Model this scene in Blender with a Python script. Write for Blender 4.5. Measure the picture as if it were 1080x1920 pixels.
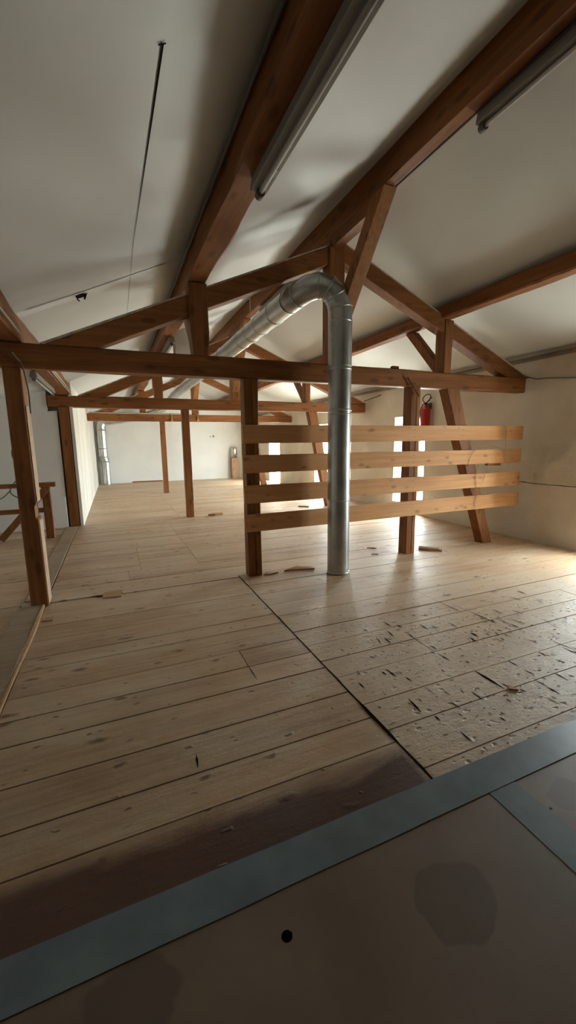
import bpy, bmesh, math, random
from mathutils import Vector, Matrix, noise
random.seed(7)
for o in list(bpy.data.objects): bpy.data.objects.remove(o)
C = bpy.context.scene.collection
PI = math.pi

# ---------------------------------------------------------------- camera
EYE = 1.45
YAW, PITCH, ROLL, FPX = 0.398994745, 0.170077546, -0.012382152, 762.27
cam_d = bpy.data.cameras.new('camera'); cam = bpy.data.objects.new('camera', cam_d); C.objects.link(cam)
fw = Vector((math.sin(YAW)*math.cos(PITCH), math.cos(YAW)*math.cos(PITCH), -math.sin(PITCH)))
rt = Vector((math.cos(YAW), -math.sin(YAW), 0)); up = rt.cross(fw)
r2 = rt*math.cos(ROLL)+up*math.sin(ROLL); u2 = -rt*math.sin(ROLL)+up*math.cos(ROLL)
cam.matrix_world = Matrix(((r2.x, u2.x, -fw.x, 0), (r2.y, u2.y, -fw.y, 0), (r2.z, u2.z, -fw.z, EYE), (0, 0, 0, 1)))
cam_d.sensor_fit = 'VERTICAL'; cam_d.sensor_height = 36; cam_d.lens = FPX*36/1920
cam_d.clip_start = .02; cam_d.clip_end = 200
bpy.context.scene.camera = cam

# ---------------------------------------------------------------- daylight
SKY, GROUND = (0.86, 0.95, 1.0, 1), (0.94, 0.95, 0.92, 1)
SKY_S, GROUND_S = 27.0, 19.0
W = bpy.data.worlds.new('overcast'); bpy.context.scene.world = W; W.use_nodes = True
wn, wl = W.node_tree.nodes, W.node_tree.links; wn.clear()
wo = wn.new('ShaderNodeOutputWorld'); wb = wn.new('ShaderNodeBackground'); wm = wn.new('ShaderNodeMix'); wm.data_type = 'RGBA'
wt = wn.new('ShaderNodeTexCoord'); wsx = wn.new('ShaderNodeSeparateXYZ'); wr = wn.new('ShaderNodeMapRange')
wr.inputs[1].default_value = -.04; wr.inputs[2].default_value = .04
wl.new(wt.outputs['Generated'], wsx.inputs[0]); wl.new(wsx.outputs[2], wr.inputs[0]); wl.new(wr.outputs[0], wm.inputs['Factor'])
wm.inputs['A'].default_value = [c*GROUND_S for c in GROUND[:3]]+[1]; wm.inputs['B'].default_value = [c*SKY_S for c in SKY[:3]]+[1]
wl.new(wm.outputs['Result'], wb.inputs[0]); wl.new(wb.outputs[0], wo.inputs[0])
# window openings in the right wall: (y0, y1, z0, z1)
WINS = [(2.45, 3.1, .22, 1.9), (6.2, 7.12, .18, 1.93), (9.3, 10.86, .18, 1.93), (13.62, 14.7, .02, 1.93)]
for y0, y1, z0, z1 in WINS:                       # sampling portals in the real openings
    pd = bpy.data.lights.new('window_portal', 'AREA'); pd.shape = 'RECTANGLE'; pd.size = z1-z0; pd.size_y = y1-y0
    pd.cycles.is_portal = True
    po = bpy.data.objects.new('window_portal', pd); C.objects.link(po)
    po.location = (5.82, (y0+y1)/2, (z0+z1)/2); po.rotation_euler = (0, PI/2, 0)
vs = bpy.context.scene.view_settings
vs.view_transform = 'Standard'; vs.look = 'None'; vs.gamma = 1; vs.use_curve_mapping = False
vs.exposure = 1.14

# ---------------------------------------------------------------- materials
def mat(name):
    m = bpy.data.materials.new(name); m.use_nodes = True
    n = m.node_tree.nodes; b = n['Principled BSDF']
    return m, n, m.node_tree.links, b
def ramp(n, stops):
    r = n.new('ShaderNodeValToRGB'); e = r.color_ramp.elements
    while len(e) < len(stops): e.new(.5)
    for i, (p, c) in enumerate(stops): e[i].position = p; e[i].color = (*c, 1)
    return r
def timber(name, axis, cols, rough=.6, scale=1.0, knots=0.5, bump=.25, spec=.4, coord='Object', kn=(3.4, 9, .16, .27)):
    """sawn timber with grain along one axis, streaks, knots"""
    m, n, l, b = mat(name)
    tc = n.new('ShaderNodeTexCoord'); oi = n.new('ShaderNodeObjectInfo')
    ad = n.new('ShaderNodeVectorMath'); ad.operation = 'MULTIPLY_ADD'
    cx = n.new('ShaderNodeCombineXYZ')
    for i in range(3): l.new(oi.outputs['Random'], cx.inputs[i])
    ad.inputs[1].default_value = (17, 23, 31)
    l.new(cx.outputs[0], ad.inputs[0]); l.new(tc.outputs[coord], ad.inputs[2])
    def mp(s_al, s_ac):
        k = n.new('ShaderNodeMapping'); k.inputs['Scale'].default_value = [s_al*scale if i == axis else s_ac*scale for i in range(3)]
        l.new(ad.outputs[0], k.inputs[0]); return k
    g = n.new('ShaderNodeTexNoise'); g.inputs['Scale'].default_value = 1; g.inputs['Detail'].default_value = 6; g.inputs['Roughness'].default_value = .65
    l.new(mp(1.3, 26).outputs[0], g.inputs['Vector'])
    g2 = n.new('ShaderNodeTexNoise'); g2.inputs['Scale'].default_value = 1; g2.inputs['Detail'].default_value = 3
    l.new(mp(.8, 3.2).outputs[0], g2.inputs['Vector'])
    mx = n.new('ShaderNodeMath'); mx.operation = 'MULTIPLY_ADD'; mx.inputs[1].default_value = .55
    hf = n.new('ShaderNodeMath'); hf.operation = 'MULTIPLY'; hf.inputs[1].default_value = .45
    l.new(g2.outputs[0], hf.inputs[0]); l.new(g.outputs[0], mx.inputs[0]); l.new(hf.outputs[0], mx.inputs[2])
    r = ramp(n, [(.3, cols[0]), (.5, cols[1]), (.7, cols[2])]); l.new(mx.outputs[0], r.inputs[0])
    # knots
    v = n.new('ShaderNodeTexVoronoi'); v.inputs['Scale'].default_value = 1
    l.new(mp(kn[0], kn[1]).outputs[0], v.inputs['Vector'])
    kr = n.new('ShaderNodeMapRange'); kr.inputs[1].default_value = kn[2]; kr.inputs[2].default_value = kn[3]; kr.inputs[3].default_value = knots; kr.inputs[4].default_value = 0
    l.new(v.outputs['Distance'], kr.inputs[0])
    km = n.new('ShaderNodeMix'); km.data_type = 'RGBA'; l.new(kr.outputs[0], km.inputs['Factor']); l.new(r.outputs[0], km.inputs['A'])
    km.inputs['B'].default_value = (*[c*.45 for c in cols[0]], 1)
    l.new(km.outputs['Result'], b.inputs['Base Color'])
    b.inputs['Roughness'].default_value = rough; b.inputs['Specular IOR Level'].default_value = spec
    bp = n.new('ShaderNodeBump'); bp.inputs['Strength'].default_value = bump; bp.inputs['Distance'].default_value = .004
    l.new(g.outputs[0], bp.inputs['Height']); l.new(bp.outputs[0], b.inputs['Normal'])
    return m
BROWN = [(.12, .040, .011), (.225, .084, .024), (.33, .140, .046)]
M = {}
for i, a in enumerate('xyz'):
    M['beam_'+a] = timber('brown_timber_'+a, i, BROWN, rough=.55, spec=.22)
M['brace_wood'] = timber('brace_timber', 2, [(.17, .060, .014), (.29, .115, .028), (.38, .17, .05)], rough=.5, spec=.25)
M['pine_board'] = timber('pine_board', 0, [(.50, .225, .085), (.66, .335, .14), (.76, .44, .21)], rough=.6, knots=.62, bump=.15, spec=.25, kn=(4.5, 9, .08, .24))
M['pale_wood'] = timber('pale_wood', 2, [(.30, .17, .09), (.42, .26, .15), (.5, .33, .2)], rough=.6)
M['scrap'] = timber('scrap_wood', 0, [(.28, .15, .07), (.38, .21, .1), (.5, .3, .16)], rough=.7, knots=0)
M['grey_wood'] = timber('grey_wood', 0, [(.2, .135, .085), (.3, .21, .135), (.38, .28, .19)], rough=.8, knots=0)

def plain(name, col, rough=.6, metal=0, nscale=0, namp=.0, bump=0, bscale=20, spec=.5, bdist=.01, detail=5):
    m, n, l, b = mat(name)
    b.inputs['Base Color'].default_value = (*col, 1); b.inputs['Roughness'].default_value = rough; b.inputs['Metallic'].default_value = metal
    b.inputs['Specular IOR Level'].default_value = spec
    tc = n.new('ShaderNodeTexCoord')
    if nscale:
        t = n.new('ShaderNodeTexNoise'); t.inputs['Scale'].default_value = nscale; t.inputs['Detail'].default_value = detail; l.new(tc.outputs['Object'], t.inputs['Vector'])
        r = ramp(n, [(.35, [c*(1-namp) for c in col]), (.65, [min(1, c*(1+namp)) for c in col])]); l.new(t.outputs[0], r.inputs[0]); l.new(r.outputs[0], b.inputs['Base Color'])
    if bump:
        t = n.new('ShaderNodeTexNoise'); t.inputs['Scale'].default_value = bscale; t.inputs['Detail'].default_value = detail; l.new(tc.outputs['Object'], t.inputs['Vector'])
        bp = n.new('ShaderNodeBump'); bp.inputs['Strength'].default_value = bump; bp.inputs['Distance'].default_value = bdist
        l.new(t.outputs[0], bp.inputs['Height']); l.new(bp.outputs[0], b.inputs['Normal'])
    return m
M['ceiling'] = plain('white_roof_lining', (.61, .615, .575), .42, nscale=.9, namp=.04, bump=.35, bscale=1.3, bdist=.05, detail=2, spec=.35)
M['ceiling_end'] = plain('white_lining_edge', (.62, .58, .52), .7)
M['plaster'] = plain('smooth_plaster', (.70, .66, .58), .85, nscale=1.6, namp=.06, bump=.4, bscale=9, bdist=.012)
M['plaster_white'] = plain('white_plaster', (.74, .73, .69), .85, nscale=1.2, namp=.04, bump=.25, bscale=7, bdist=.01)
M['dark_back'] = plain('dimming_wall_lining', (.16, .11, .07), .85, nscale=2, namp=.2)  # dark tone chosen to soak up light behind the camera
M['gap_and_shade'] = plain('dust_dark_gap_and_shade', (.018, .012, .008), 1, spec=0)  # dirty gaps, and the painted shade line on the right wall
M['subfloor'] = plain('subfloor', (.05, .033, .02), 1)
M['black'] = plain('black_rubber', (.012, .011, .01), .5)
M['red'] = plain('red_paint', (.42, .018, .012), .35)
M['string'] = plain('hemp_string', (.50, .36, .22), .9)
M['cable'] = plain('grey_cable', (.12, .10, .085), .6)
M['pale_cable'] = plain('pale_cable', (.42, .36, .29), .6)
M['lamp_white'] = plain('lamp_housing', (.22, .20, .17), .5)
M['tube_glass'] = plain('tube_glass', (.38, .36, .32), .55)
M['brass'] = plain('brass_clamp', (.55, .33, .12), .4, metal=.6)
M['foam'] = plain('pale_sealing_foam', (.45, .36, .28), .9, nscale=20, namp=.2)
M['frame_white'] = plain('window_frame_paint', (.7, .69, .66), .45)
M['stone'] = plain('cornice_render', (.20, .165, .12), .9, nscale=4, namp=.2)

def zinc():
    m, n, l, b = mat('galvanised_steel')
    tc = n.new('ShaderNodeTexCoord')
    v = n.new('ShaderNodeTexVoronoi'); v.inputs['Scale'].default_value = 38; l.new(tc.outputs['Object'], v.inputs['Vector'])
    t = n.new('ShaderNodeTexNoise'); t.inputs['Scale'].default_value = 4; t.inputs['Detail'].default_value = 3; l.new(tc.outputs['Object'], t.inputs['Vector'])
    s = n.new('ShaderNodeSeparateColor'); l.new(v.outputs['Color'], s.inputs[0])
    a = n.new('ShaderNodeMath'); a.operation = 'MULTIPLY_ADD'; a.inputs[1].default_value = .10; l.new(s.outputs[0], a.inputs[0]); l.new(t.outputs[0], a.inputs[2])
    r = ramp(n, [(.35, (.36, .375, .36)), (.8, (.52, .53, .51))]); l.new(a.outputs[0], r.inputs[0]); l.new(r.outputs[0], b.inputs['Base Color'])
    rr = n.new('ShaderNodeMapRange'); rr.inputs[3].default_value = .28; rr.inputs[4].default_value = .45; l.new(a.outputs[0], rr.inputs[0]); l.new(rr.outputs[0], b.inputs['Roughness'])
    b.inputs['Metallic'].default_value = .85
    return m
M['zinc'] = zinc()
M['zinc_bright'] = plain('bright_steel', (.62, .63, .62), .25, metal=.9, nscale=6, namp=.12)

def floor_mat():
    m, n, l, b = mat('worn_pine_floorboards')
    tc = n.new('ShaderNodeTexCoord'); at = n.new('ShaderNodeAttribute'); at.attribute_name = 'tint'
    sp = n.new('ShaderNodeSeparateColor'); l.new(at.outputs['Color'], sp.inputs[0])     # R: board tone, G: board offset
    cb = n.new('ShaderNodeCombineXYZ'); l.new(sp.outputs[1], cb.inputs[0]); l.new(sp.outputs[1], cb.inputs[1]); l.new(sp.outputs[0], cb.inputs[2])
    ad = n.new('ShaderNodeVectorMath'); ad.operation = 'MULTIPLY_ADD'; ad.inputs[1].default_value = (13, 7, 5)
    l.new(cb.outputs[0], ad.inputs[0]); l.new(tc.outputs['Object'], ad.inputs[2])
    def mp(s, src=None):
        k = n.new('ShaderNodeMapping'); k.inputs['Scale'].default_value = s; l.new((src or ad.outputs[0]), k.inputs[0]); return k.outputs[0]
    def noi(s, d=5, ro=.6, src=None):
        t = n.new('ShaderNodeTexNoise'); t.inputs['Scale'].default_value = 1; t.inputs['Detail'].default_value = d; t.inputs['Roughness'].default_value = ro
        l.new(mp(s, src), t.inputs['Vector']); return t.outputs[0]
    def mth(op, a, b_, c=None):
        k = n.new('ShaderNodeMath'); k.operation = op
        for i, x in enumerate((a, b_, c)):
            if x is None: continue
            if isinstance(x, (int, float)): k.inputs[i].default_value = x
            else: l.new(x, k.inputs[i])
        return k.outputs[0]
    def rng(x, a0, a1, b0, b1):
        k = n.new('ShaderNodeMapRange'); l.new(x, k.inputs[0])
        for i, q in enumerate((a0, a1, b0, b1)): k.inputs[i+1].default_value = q
        return k.outputs[0]
    def mix(f, A, B, mode='MIX'):
        k = n.new('ShaderNodeMix'); k.data_type = 'RGBA'; k.blend_type = mode
        for s, x in (('Factor', f), ('A', A), ('B', B)):
            if isinstance(x, (int, float)): k.inputs[s].default_value = x
            elif isinstance(x, tuple): k.inputs[s].default_value = (*x, 1)
            else: l.new(x, k.inputs[s])
        return k.outputs['Result']
    grain = noi((1.1, 34, 1), 6, .65); streak = noi((.7, 7, 1), 4)
    tone = mth('MULTIPLY_ADD', grain, .45, mth('MULTIPLY_ADD', streak, .4, mth('MULTIPLY_ADD', sp.outputs[0], .13, .075)))
    r = ramp(n, [(.36, (.29, .165, .088)), (.55, (.47, .305, .175)), (.78, (.60, .43, .275))]); l.new(tone, r.inputs[0])
    col = r.outputs[0]
    # pale dust
    dust = noi((.9, 1.6, 1), 6, .7, tc.outputs['Object'])
    col = mix(rng(dust, .42, .68, 0, .5), col, (.64, .54, .42))
    # knots: sparse dark ellipses
    def knots(sx, sy, r0, r1, dens, seed):
        v = n.new('ShaderNodeTexVoronoi'); v.voronoi_dimensions = '2D'; v.inputs['Scale'].default_value = 1; v.inputs['Randomness'].default_value = .95
        mm = n.new('ShaderNodeMapping'); mm.inputs['Scale'].default_value = (sx, sy, 0); mm.inputs['Location'].default_value = (seed, seed*1.7, 0)
        wob = n.new('ShaderNodeVectorMath'); wob.operation = 'MULTIPLY_ADD'; wob.inputs[1].default_value = (.06, .035, 0)
        tt = n.new('ShaderNodeTexNoise'); tt.inputs['Scale'].default_value = 18; l.new(tc.outputs['Object'], tt.inputs['Vector'])
        l.new(tt.outputs['Color'], wob.inputs[0]); l.new(ad.outputs[0], wob.inputs[2]); l.new(wob.outputs[0], mm.inputs[0]); l.new(mm.outputs[0], v.inputs['Vector'])
        s2 = n.new('ShaderNodeSeparateColor'); l.new(v.outputs['Color'], s2.inputs[0])
        on = mth('LESS_THAN', s2.outputs[0], dens)
        size = mth('ADD', mth('MULTIPLY', mth('POWER', s2.outputs[1], 3.0), 1.15), .3)
        dd = mth('DIVIDE', v.outputs['Distance'], size)
        return mth('MULTIPLY', rng(dd, r0, r1, 1, 0), on)
    k1 = knots(3.6, 8.5, .05, .17, .40, 3.1); k2 = knots(8, 15, .06, .16, .28, 8.3); k3 = knots(15, 24, .10, .30, .32, 5.7)
    col = mix(mth('MULTIPLY', k1, .78), col, (.11, .045, .018)); col = mix(mth('MULTIPLY', k2, .6), col, (.10, .055, .03))
    # scuffed, dirty pitting, strongest in the trodden right-hand part
    sx = n.new('ShaderNodeSeparateXYZ'); l.new(tc.outputs['Object'], sx.inputs[0])
    X, Y = sx.outputs[0], sx.outputs[1]
    right = mth('MULTIPLY', rng(X, 1.0, 1.35, 0, 1), rng(Y, 2.9, 2.3, 0, 1))
    pit = noi((16, 26, 1), 5, .75, tc.outputs['Object'])
    pm = mth('MULTIPLY', rng(pit, .60, .68, 0, 1), mth('MULTIPLY_ADD', right, .45, .16))
    col = mix(mth('MULTIPLY', right, .35), col, (.62, .50, .36))
    col = mix(pm, col, (.17, .105, .055))
    dent = mth('MULTIPLY', k3, right)
    col = mix(mth('MULTIPLY', dent, .32), col, (.13, .075, .038))
    # reddish varnish stain left on the nearest boards
    sn = noi((1.6, 5, 1), 5, .6, tc.outputs['Object'])
    edge = mth('ADD', Y, mth('MULTIPLY', sn, -.22))
    st = mth('MULTIPLY', mth('MULTIPLY', rng(edge, 1.33, 1.21, 0, 1), rng(X, 1.2, 1.12, 0, 1)), rng(X, -1.4, 0.1, 1, .97))
    col = mix(st, col, (.062, .017, .007))
    # darker brown, blotchy tone growing towards the left
    gr = mth('MULTIPLY', rng(X, .7, -.7, 0, .35), rng(noi((1.3, 1.1, 1), 4, .6, tc.outputs['Object']), .35, .65, .3, 1))
    col = mix(gr, col, (.19, .10, .05))
    l.new(col, b.inputs['Base Color'])
    ro = rng(dust, .3, .7, .42, .62); l.new(ro, b.inputs['Roughness']); b.inputs['Specular IOR Level'].default_value = .5
    h = mth('MULTIPLY_ADD', grain, .35, mth('MULTIPLY_ADD', k1, .5, mth('MULTIPLY', mth('MULTIPLY', pit, mth('MULTIPLY_ADD', right, .7, .4)), 1)))
    h = mth('MULTIPLY_ADD', dent, -1.0, h)
    big = noi((2.2, 4.5, 1), 3, .5, tc.outputs['Object'])
    h = mth('MULTIPLY_ADD', big, 1.6, h)
    bp = n.new('ShaderNodeBump'); bp.inputs['Strength'].default_value = .7; bp.inputs['Distance'].default_value = .008; l.new(h, bp.inputs['Height']); l.new(bp.outputs[0], b.inputs['Normal'])
    return m
M['floor'] = floor_mat()

def sheet_mat():
    m, n, l, b = mat('brown_hardboard')
    tc = n.new('ShaderNodeTexCoord')
    t = n.new('ShaderNodeTexNoise'); t.inputs['Scale'].default_value = 2.6; t.inputs['Detail'].default_value = 5; t.inputs['Distortion'].default_value = .4; l.new(tc.outputs['Object'], t.inputs['Vector'])
    r = ramp(n, [(.3, (.145, .10, .065)), (.7, (.20, .145, .10))]); l.new(t.outputs[0], r.inputs[0])
    # round-lobed darker damp marks
    v = n.new('ShaderNodeTexVoronoi'); v.feature = 'SMOOTH_F1'; v.inputs['Scale'].default_value = 2.4; v.inputs['Smoothness'].default_value = .6
    mp = n.new('ShaderNodeMapping'); mp.inputs['Location'].default_value = (.35, .18, 0); l.new(tc.outputs['Object'], mp.inputs[0])
    wob = n.new('ShaderNodeVectorMath'); wob.operation = 'MULTIPLY_ADD'; wob.inputs[1].default_value = (.25, .25, 0); l.new(t.outputs['Color'], wob.inputs[0]); l.new(mp.outputs[0], wob.inputs[2])
    l.new(wob.outputs[0], v.inputs['Vector'])
    k = n.new('ShaderNodeMapRange'); k.inputs[1].default_value = .30; k.inputs[2].default_value = .325; k.inputs[3].default_value = .55; k.inputs[4].default_value = 0; l.new(v.outputs['Distance'], k.inputs[0])
    x = n.new('ShaderNodeMix'); x.data_type = 'RGBA'; x.inputs['B'].default_value = (.085, .055, .034, 1); l.new(k.outputs[0], x.inputs['Factor']); l.new(r.outputs[0], x.inputs['A'])
    l.new(x.outputs['Result'], b.inputs['Base Color']); b.inputs['Roughness'].default_value = .5
    f = n.new('ShaderNodeTexNoise'); f.inputs['Scale'].default_value = 160; l.new(tc.outputs['Object'], f.inputs['Vector'])
    bp = n.new('ShaderNodeBump'); bp.inputs['Strength'].default_value = .08; bp.inputs['Distance'].default_value = .002; l.new(f.outputs[0], bp.inputs['Height']); l.new(bp.outputs[0], b.inputs['Normal'])
    return m
M['sheet'] = sheet_mat()
M['tape'] = plain('blue_grey_tape', (.125, .165, .185), .38, nscale=7, namp=.16, bump=.12, bscale=12, bdist=.003)

def panel_mat():
    m, n, l, b = mat('whitewashed_panel')
    tc = n.new('ShaderNodeTexCoord'); mp = n.new('ShaderNodeMapping'); mp.inputs['Scale'].default_value = (1, 7, .7); l.new(tc.outputs['Object'], mp.inputs[0])
    t = n.new('ShaderNodeTexNoise'); t.inputs['Scale'].default_value = 1; t.inputs['Detail'].default_value = 6; l.new(mp.outputs[0], t.inputs['Vector'])
    r = ramp(n, [(.3, (.50, .45, .36)), (.7, (.76, .74, .67))]); l.new(t.outputs[0], r.inputs[0]); l.new(r.outputs[0], b.inputs['Base Color']); b.inputs['Roughness'].default_value = .7
    return m
M['panel'] = panel_mat()

def wall_right_mat():
    m, n, l, b = mat('patchy_rough_plaster')
    tc = n.new('ShaderNodeTexCoord'); sx = n.new('ShaderNodeSeparateXYZ'); l.new(tc.outputs['Object'], sx.inputs[0])
    t = n.new('ShaderNodeTexNoise'); t.inputs['Scale'].default_value = 1.3; t.inputs['Detail'].default_value = 6; l.new(tc.outputs['Object'], t.inputs['Vector'])
    r = ramp(n, [(.3, (.58, .50, .39)), (.7, (.72, .67, .57))]); l.new(t.outputs[0], r.inputs[0]); l.new(r.outputs[0], b.inputs['Base Color']); b.inputs['Roughness'].default_value = .9
    f = n.new('ShaderNodeTexNoise'); f.inputs['Scale'].default_value = 13; f.inputs['Detail'].default_value = 7; f.inputs['Roughness'].default_value = .7; l.new(tc.outputs['Object'], f.inputs['Vector'])
    g = n.new('ShaderNodeTexNoise'); g.inputs['Scale'].default_value = 2.5; l.new(tc.outputs['Object'], g.inputs['Vector'])
    # roughcast band between .83 m and 1.6 m in the near part of the wall
    def rng(x, a0, a1, b0, b1):
        k = n.new('ShaderNodeMapRange'); l.new(x, k.inputs[0])
        for i, q in enumerate((a0, a1, b0, b1)): k.inputs[i+1].default_value = q
        return k.outputs[0]
    def mul(a, c):
        k = n.new('ShaderNodeMath'); k.operation = 'MULTIPLY'
        for i, x in enumerate((a, c)):
            if isinstance(x, (int, float)): k.inputs[i].default_value = x
            else: l.new(x, k.inputs[i])
        return k.outputs[0]
    k = mul(mul(rng(sx.outputs[2], .80, .86, 0, 1), rng(sx.outputs[2], 1.75, 1.3, 0, 1)), mul(rng(sx.outputs[1], 4.4, 3.6, 0, 1), rng(g.outputs[0], .38, .55, .15, 1)))
    a = n.new('ShaderNodeMath'); a.operation = 'ADD'; l.new(k, a.inputs[0]); a.inputs[1].default_value = .25
    bp = n.new('ShaderNodeBump'); bp.inputs['Distance'].default_value = .04; l.new(a.outputs[0], bp.inputs['Strength']); l.new(f.outputs[0], bp.inputs['Height']); l.new(bp.outputs[0], b.inputs['Normal'])
    return m
M['wall_right'] = wall_right_mat()

def glass():
    m = bpy.data.materials.new('clear_glass'); m.use_nodes = True; n = m.node_tree.nodes; n.clear(); l = m.node_tree.links
    o = n.new('ShaderNodeOutputMaterial'); t = n.new('ShaderNodeBsdfTransparent'); g = n.new('ShaderNodeBsdfGlossy'); g.inputs['Roughness'].default_value = .03
    t.inputs[0].default_value = (.95, .97, .96, 1); x = n.new('ShaderNodeMixShader'); x.inputs[0].default_value = .06
    l.new(t.outputs[0], x.inputs[1]); l.new(g.outputs[0], x.inputs[2]); l.new(x.outputs[0], o.inputs[0]); return m
M['glass'] = glass()

# ---------------------------------------------------------------- mesh helpers
def box(bm, x0, x1, y0, y1, z0, z1, bev=0.0):
    vs_ = [bm.verts.new((x, y, z)) for x in (x0, x1) for y in (y0, y1) for z in (z0, z1)]
    fs = [(0, 1, 3, 2), (4, 6, 7, 5), (0, 4, 5, 1), (2, 3, 7, 6), (0, 2, 6, 4), (1, 5, 7, 3)]
    fc = [bm.faces.new([vs_[i] for i in f]) for f in fs]
    if bev:
        es = list({e for f in fc for e in f.edges})
        bmesh.ops.bevel(bm, geom=es, offset=bev, segments=1, affect='EDGES')
    return bm
def prism_y(bm, pts, y0, y1, bev=0.0):
    """polygon of (x,z) extruded along y"""
    a = [bm.verts.new((x, y0, z)) for x, z in pts]; b = [bm.verts.new((x, y1, z)) for x, z in pts]
    n = len(pts); fc = [bm.faces.new(a), bm.faces.new(b[::-1])]
    for i in range(n): fc.append(bm.faces.new((a[(i+1) % n], a[i], b[i], b[(i+1) % n])))
    if bev: bmesh.ops.bevel(bm, geom=list({e for f in fc for e in f.edges}), offset=bev, segments=1, affect='EDGES')
    return bm
def prism_x(bm, pts, x0, x1, bev=0.0):
    """polygon of (y,z) extruded along x"""
    a = [bm.verts.new((x0, y, z)) for y, z in pts]; b = [bm.verts.new((x1, y, z)) for y, z in pts]
    n = len(pts); fc = [bm.faces.new(a), bm.faces.new(b[::-1])]
    for i in range(n): fc.append(bm.faces.new((a[(i+1) % n], a[i], b[i], b[(i+1) % n])))
    if bev: bmesh.ops.bevel(bm, geom=list({e for f in fc for e in f.edges}), offset=bev, segments=1, affect='EDGES')
    return bm
def beam(bm, p0, p1, w, h, upv=(0, 0, 1), ch=.008, jit=.003, step=.25, seed=0):
    """hewn timber: chamfered section w x h swept from p0 to p1 with slight waviness"""
    p0, p1 = Vector(p0), Vector(p1); d = (p1-p0); L = d.length; d.normalize()
    upv = Vector(upv); s = d.cross(upv).normalized(); u = s.cross(d).normalized()
    n = max(2, int(L/step)+1)
    sec = []
    for sx_, sy_ in ((1, 1), (-1, 1), (-1, -1), (1, -1)):
        a = (sx_*(w/2-ch), sy_*h/2); c = (sx_*w/2, sy_*(h/2-ch))
        sec += [a, c] if sx_*sy_ < 0 else [c, a]
    rings = []
    for i in range(n):
        t = i/(n-1); r = []
        for k, (a, c) in enumerate(sec):
            q = p0+d*(L*t); nz = noise.noise(Vector((t*L*1.7+seed*9.1, k*2.3+seed, .5)))*jit*2
            nz2 = noise.noise(Vector((t*L*1.3+seed*5.1, (k//2)*3.1+seed, 4.5)))*jit*2
            r.append(bm.verts.new(q+s*(a+nz*(1 if a > 0 else -1))+u*(c+nz2*(1 if c > 0 else -1))))
        rings.append(r)
    m = len(sec)
    for i in range(n-1):
        for k in range(m): bm.faces.new((rings[i][k], rings[i][(k+1) % m], rings[i+1][(k+1) % m], rings[i+1][k]))
    bm.faces.new(rings[0][::-1]); bm.faces.new(rings[-1])
    return bm
def tube(bm, pts, r, seg=10, cap=True, smooth=True):
    pts = [Vector(p) for p in pts]; n = len(pts); rs = r if isinstance(r, (list, tuple)) else [r]*n
    tg = []
    for i in range(n):
        a = pts[max(0, i-1)]; b = pts[min(n-1, i+1)]; t = (b-a).normalized()
        if 0 < i < n-1: t = ((pts[i]-pts[i-1]).normalized()+(pts[i+1]-pts[i]).normalized()).normalized()
        tg.append(t)
    ref = Vector((0, 0, 1)) if abs(tg[0].z) < .9 else Vector((1, 0, 0))
    u = tg[0].cross(ref).normalized(); rings = []
    for i in range(n):
        if i: u = (u-tg[i]*u.dot(tg[i])).normalized()
        v = tg[i].cross(u)
        rings.append([bm.verts.new(pts[i]+(u*math.cos(2*PI*k/seg)+v*math.sin(2*PI*k/seg))*rs[i]) for k in range(seg)])
    for i in range(n-1):
        for k in range(seg):
            f = bm.faces.new((rings[i][k], rings[i][(k+1) % seg], rings[i+1][(k+1) % seg], rings[i+1][k])); f.smooth = smooth
    if cap: bm.faces.new(rings[0][::-1]); bm.faces.new(rings[-1])
    return bm
def curve_pts(pts, k=6):
    """Catmull-Rom through points"""
    P = [Vector(p) for p in pts]; P = [2*P[0]-P[1]]+P+[2*P[-1]-P[-2]]; out = []
    for i in range(1, len(P)-2):
        for j in range(k):
            t = j/k; a, b, c, d = P[i-1:i+3]
            out.append(.5*((2*b)+(c-a)*t+(2*a-5*b+4*c-d)*t*t+(-a+3*b-3*c+d)*t**3))
    out.append(P[-2]); return out
def finish(name, bm, m, origin=(0, 0, 0), parent=None):
    bmesh.ops.recalc_face_normals(bm, faces=bm.faces)
    o3 = Vector(origin)
    for v in bm.verts: v.co -= o3
    me = bpy.data.meshes.new(name); bm.to_mesh(me); bm.free()
    ms = m if isinstance(m, (list, tuple)) else [m]
    for x in ms: me.materials.append(x)
    o = bpy.data.objects.new(name, me); C.objects.link(o)
    if parent is not None: o.parent = parent
    else: o.location = o3
    return o
def root(name, label, cat, loc, group=None):
    o = bpy.data.objects.new(name, None); C.objects.link(o); o.location = loc; o.empty_display_size = .1
    o['label'] = label; o['category'] = cat
    if group: o['group'] = group
    return o
def part(name, bm, m, par, label=None, sub=None):
    """part of a thing; sub = the part it hangs under (part meshes keep the thing's origin)"""
    o = finish(name, bm, m, par.location if sub is None else sub.parent.location, sub or par)
    if label: o['label'] = label
    return o
def single(name, bm, m, label, cat, group=None):
    xs = [v.co for v in bm.verts]
    org = (sum(min(v[i] for v in xs)+max(v[i] for v in xs) for i in (0,))/2, (min(v[1] for v in xs)+max(v[1] for v in xs))/2, min(v[2] for v in xs))
    o = finish(name, bm, m, org); o['label'] = label; o['category'] = cat
    if group: o['group'] = group
    return o
def struct(name, bm, m):
    o = finish(name, bm, m); o['kind'] = 'structure'; return o
B = bmesh.new

# ---------------------------------------------------------------- the setting
XW, XL, YE, YB = 5.45, -2.6, 16.6, -.55
def ceil_z(x):
    P = [(-2.75, 1.98), (-.90, 2.37), (.74, 3.15), (2.29, 3.80), (3.79, 3.12), (5.6, 2.54)]
    for (a, za), (b, zb) in zip(P, P[1:]):
        if a <= x <= b: return za+(zb-za)*(x-a)/(b-a)
    return P[0][1] if x < P[0][0] else P[-1][1]

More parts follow.
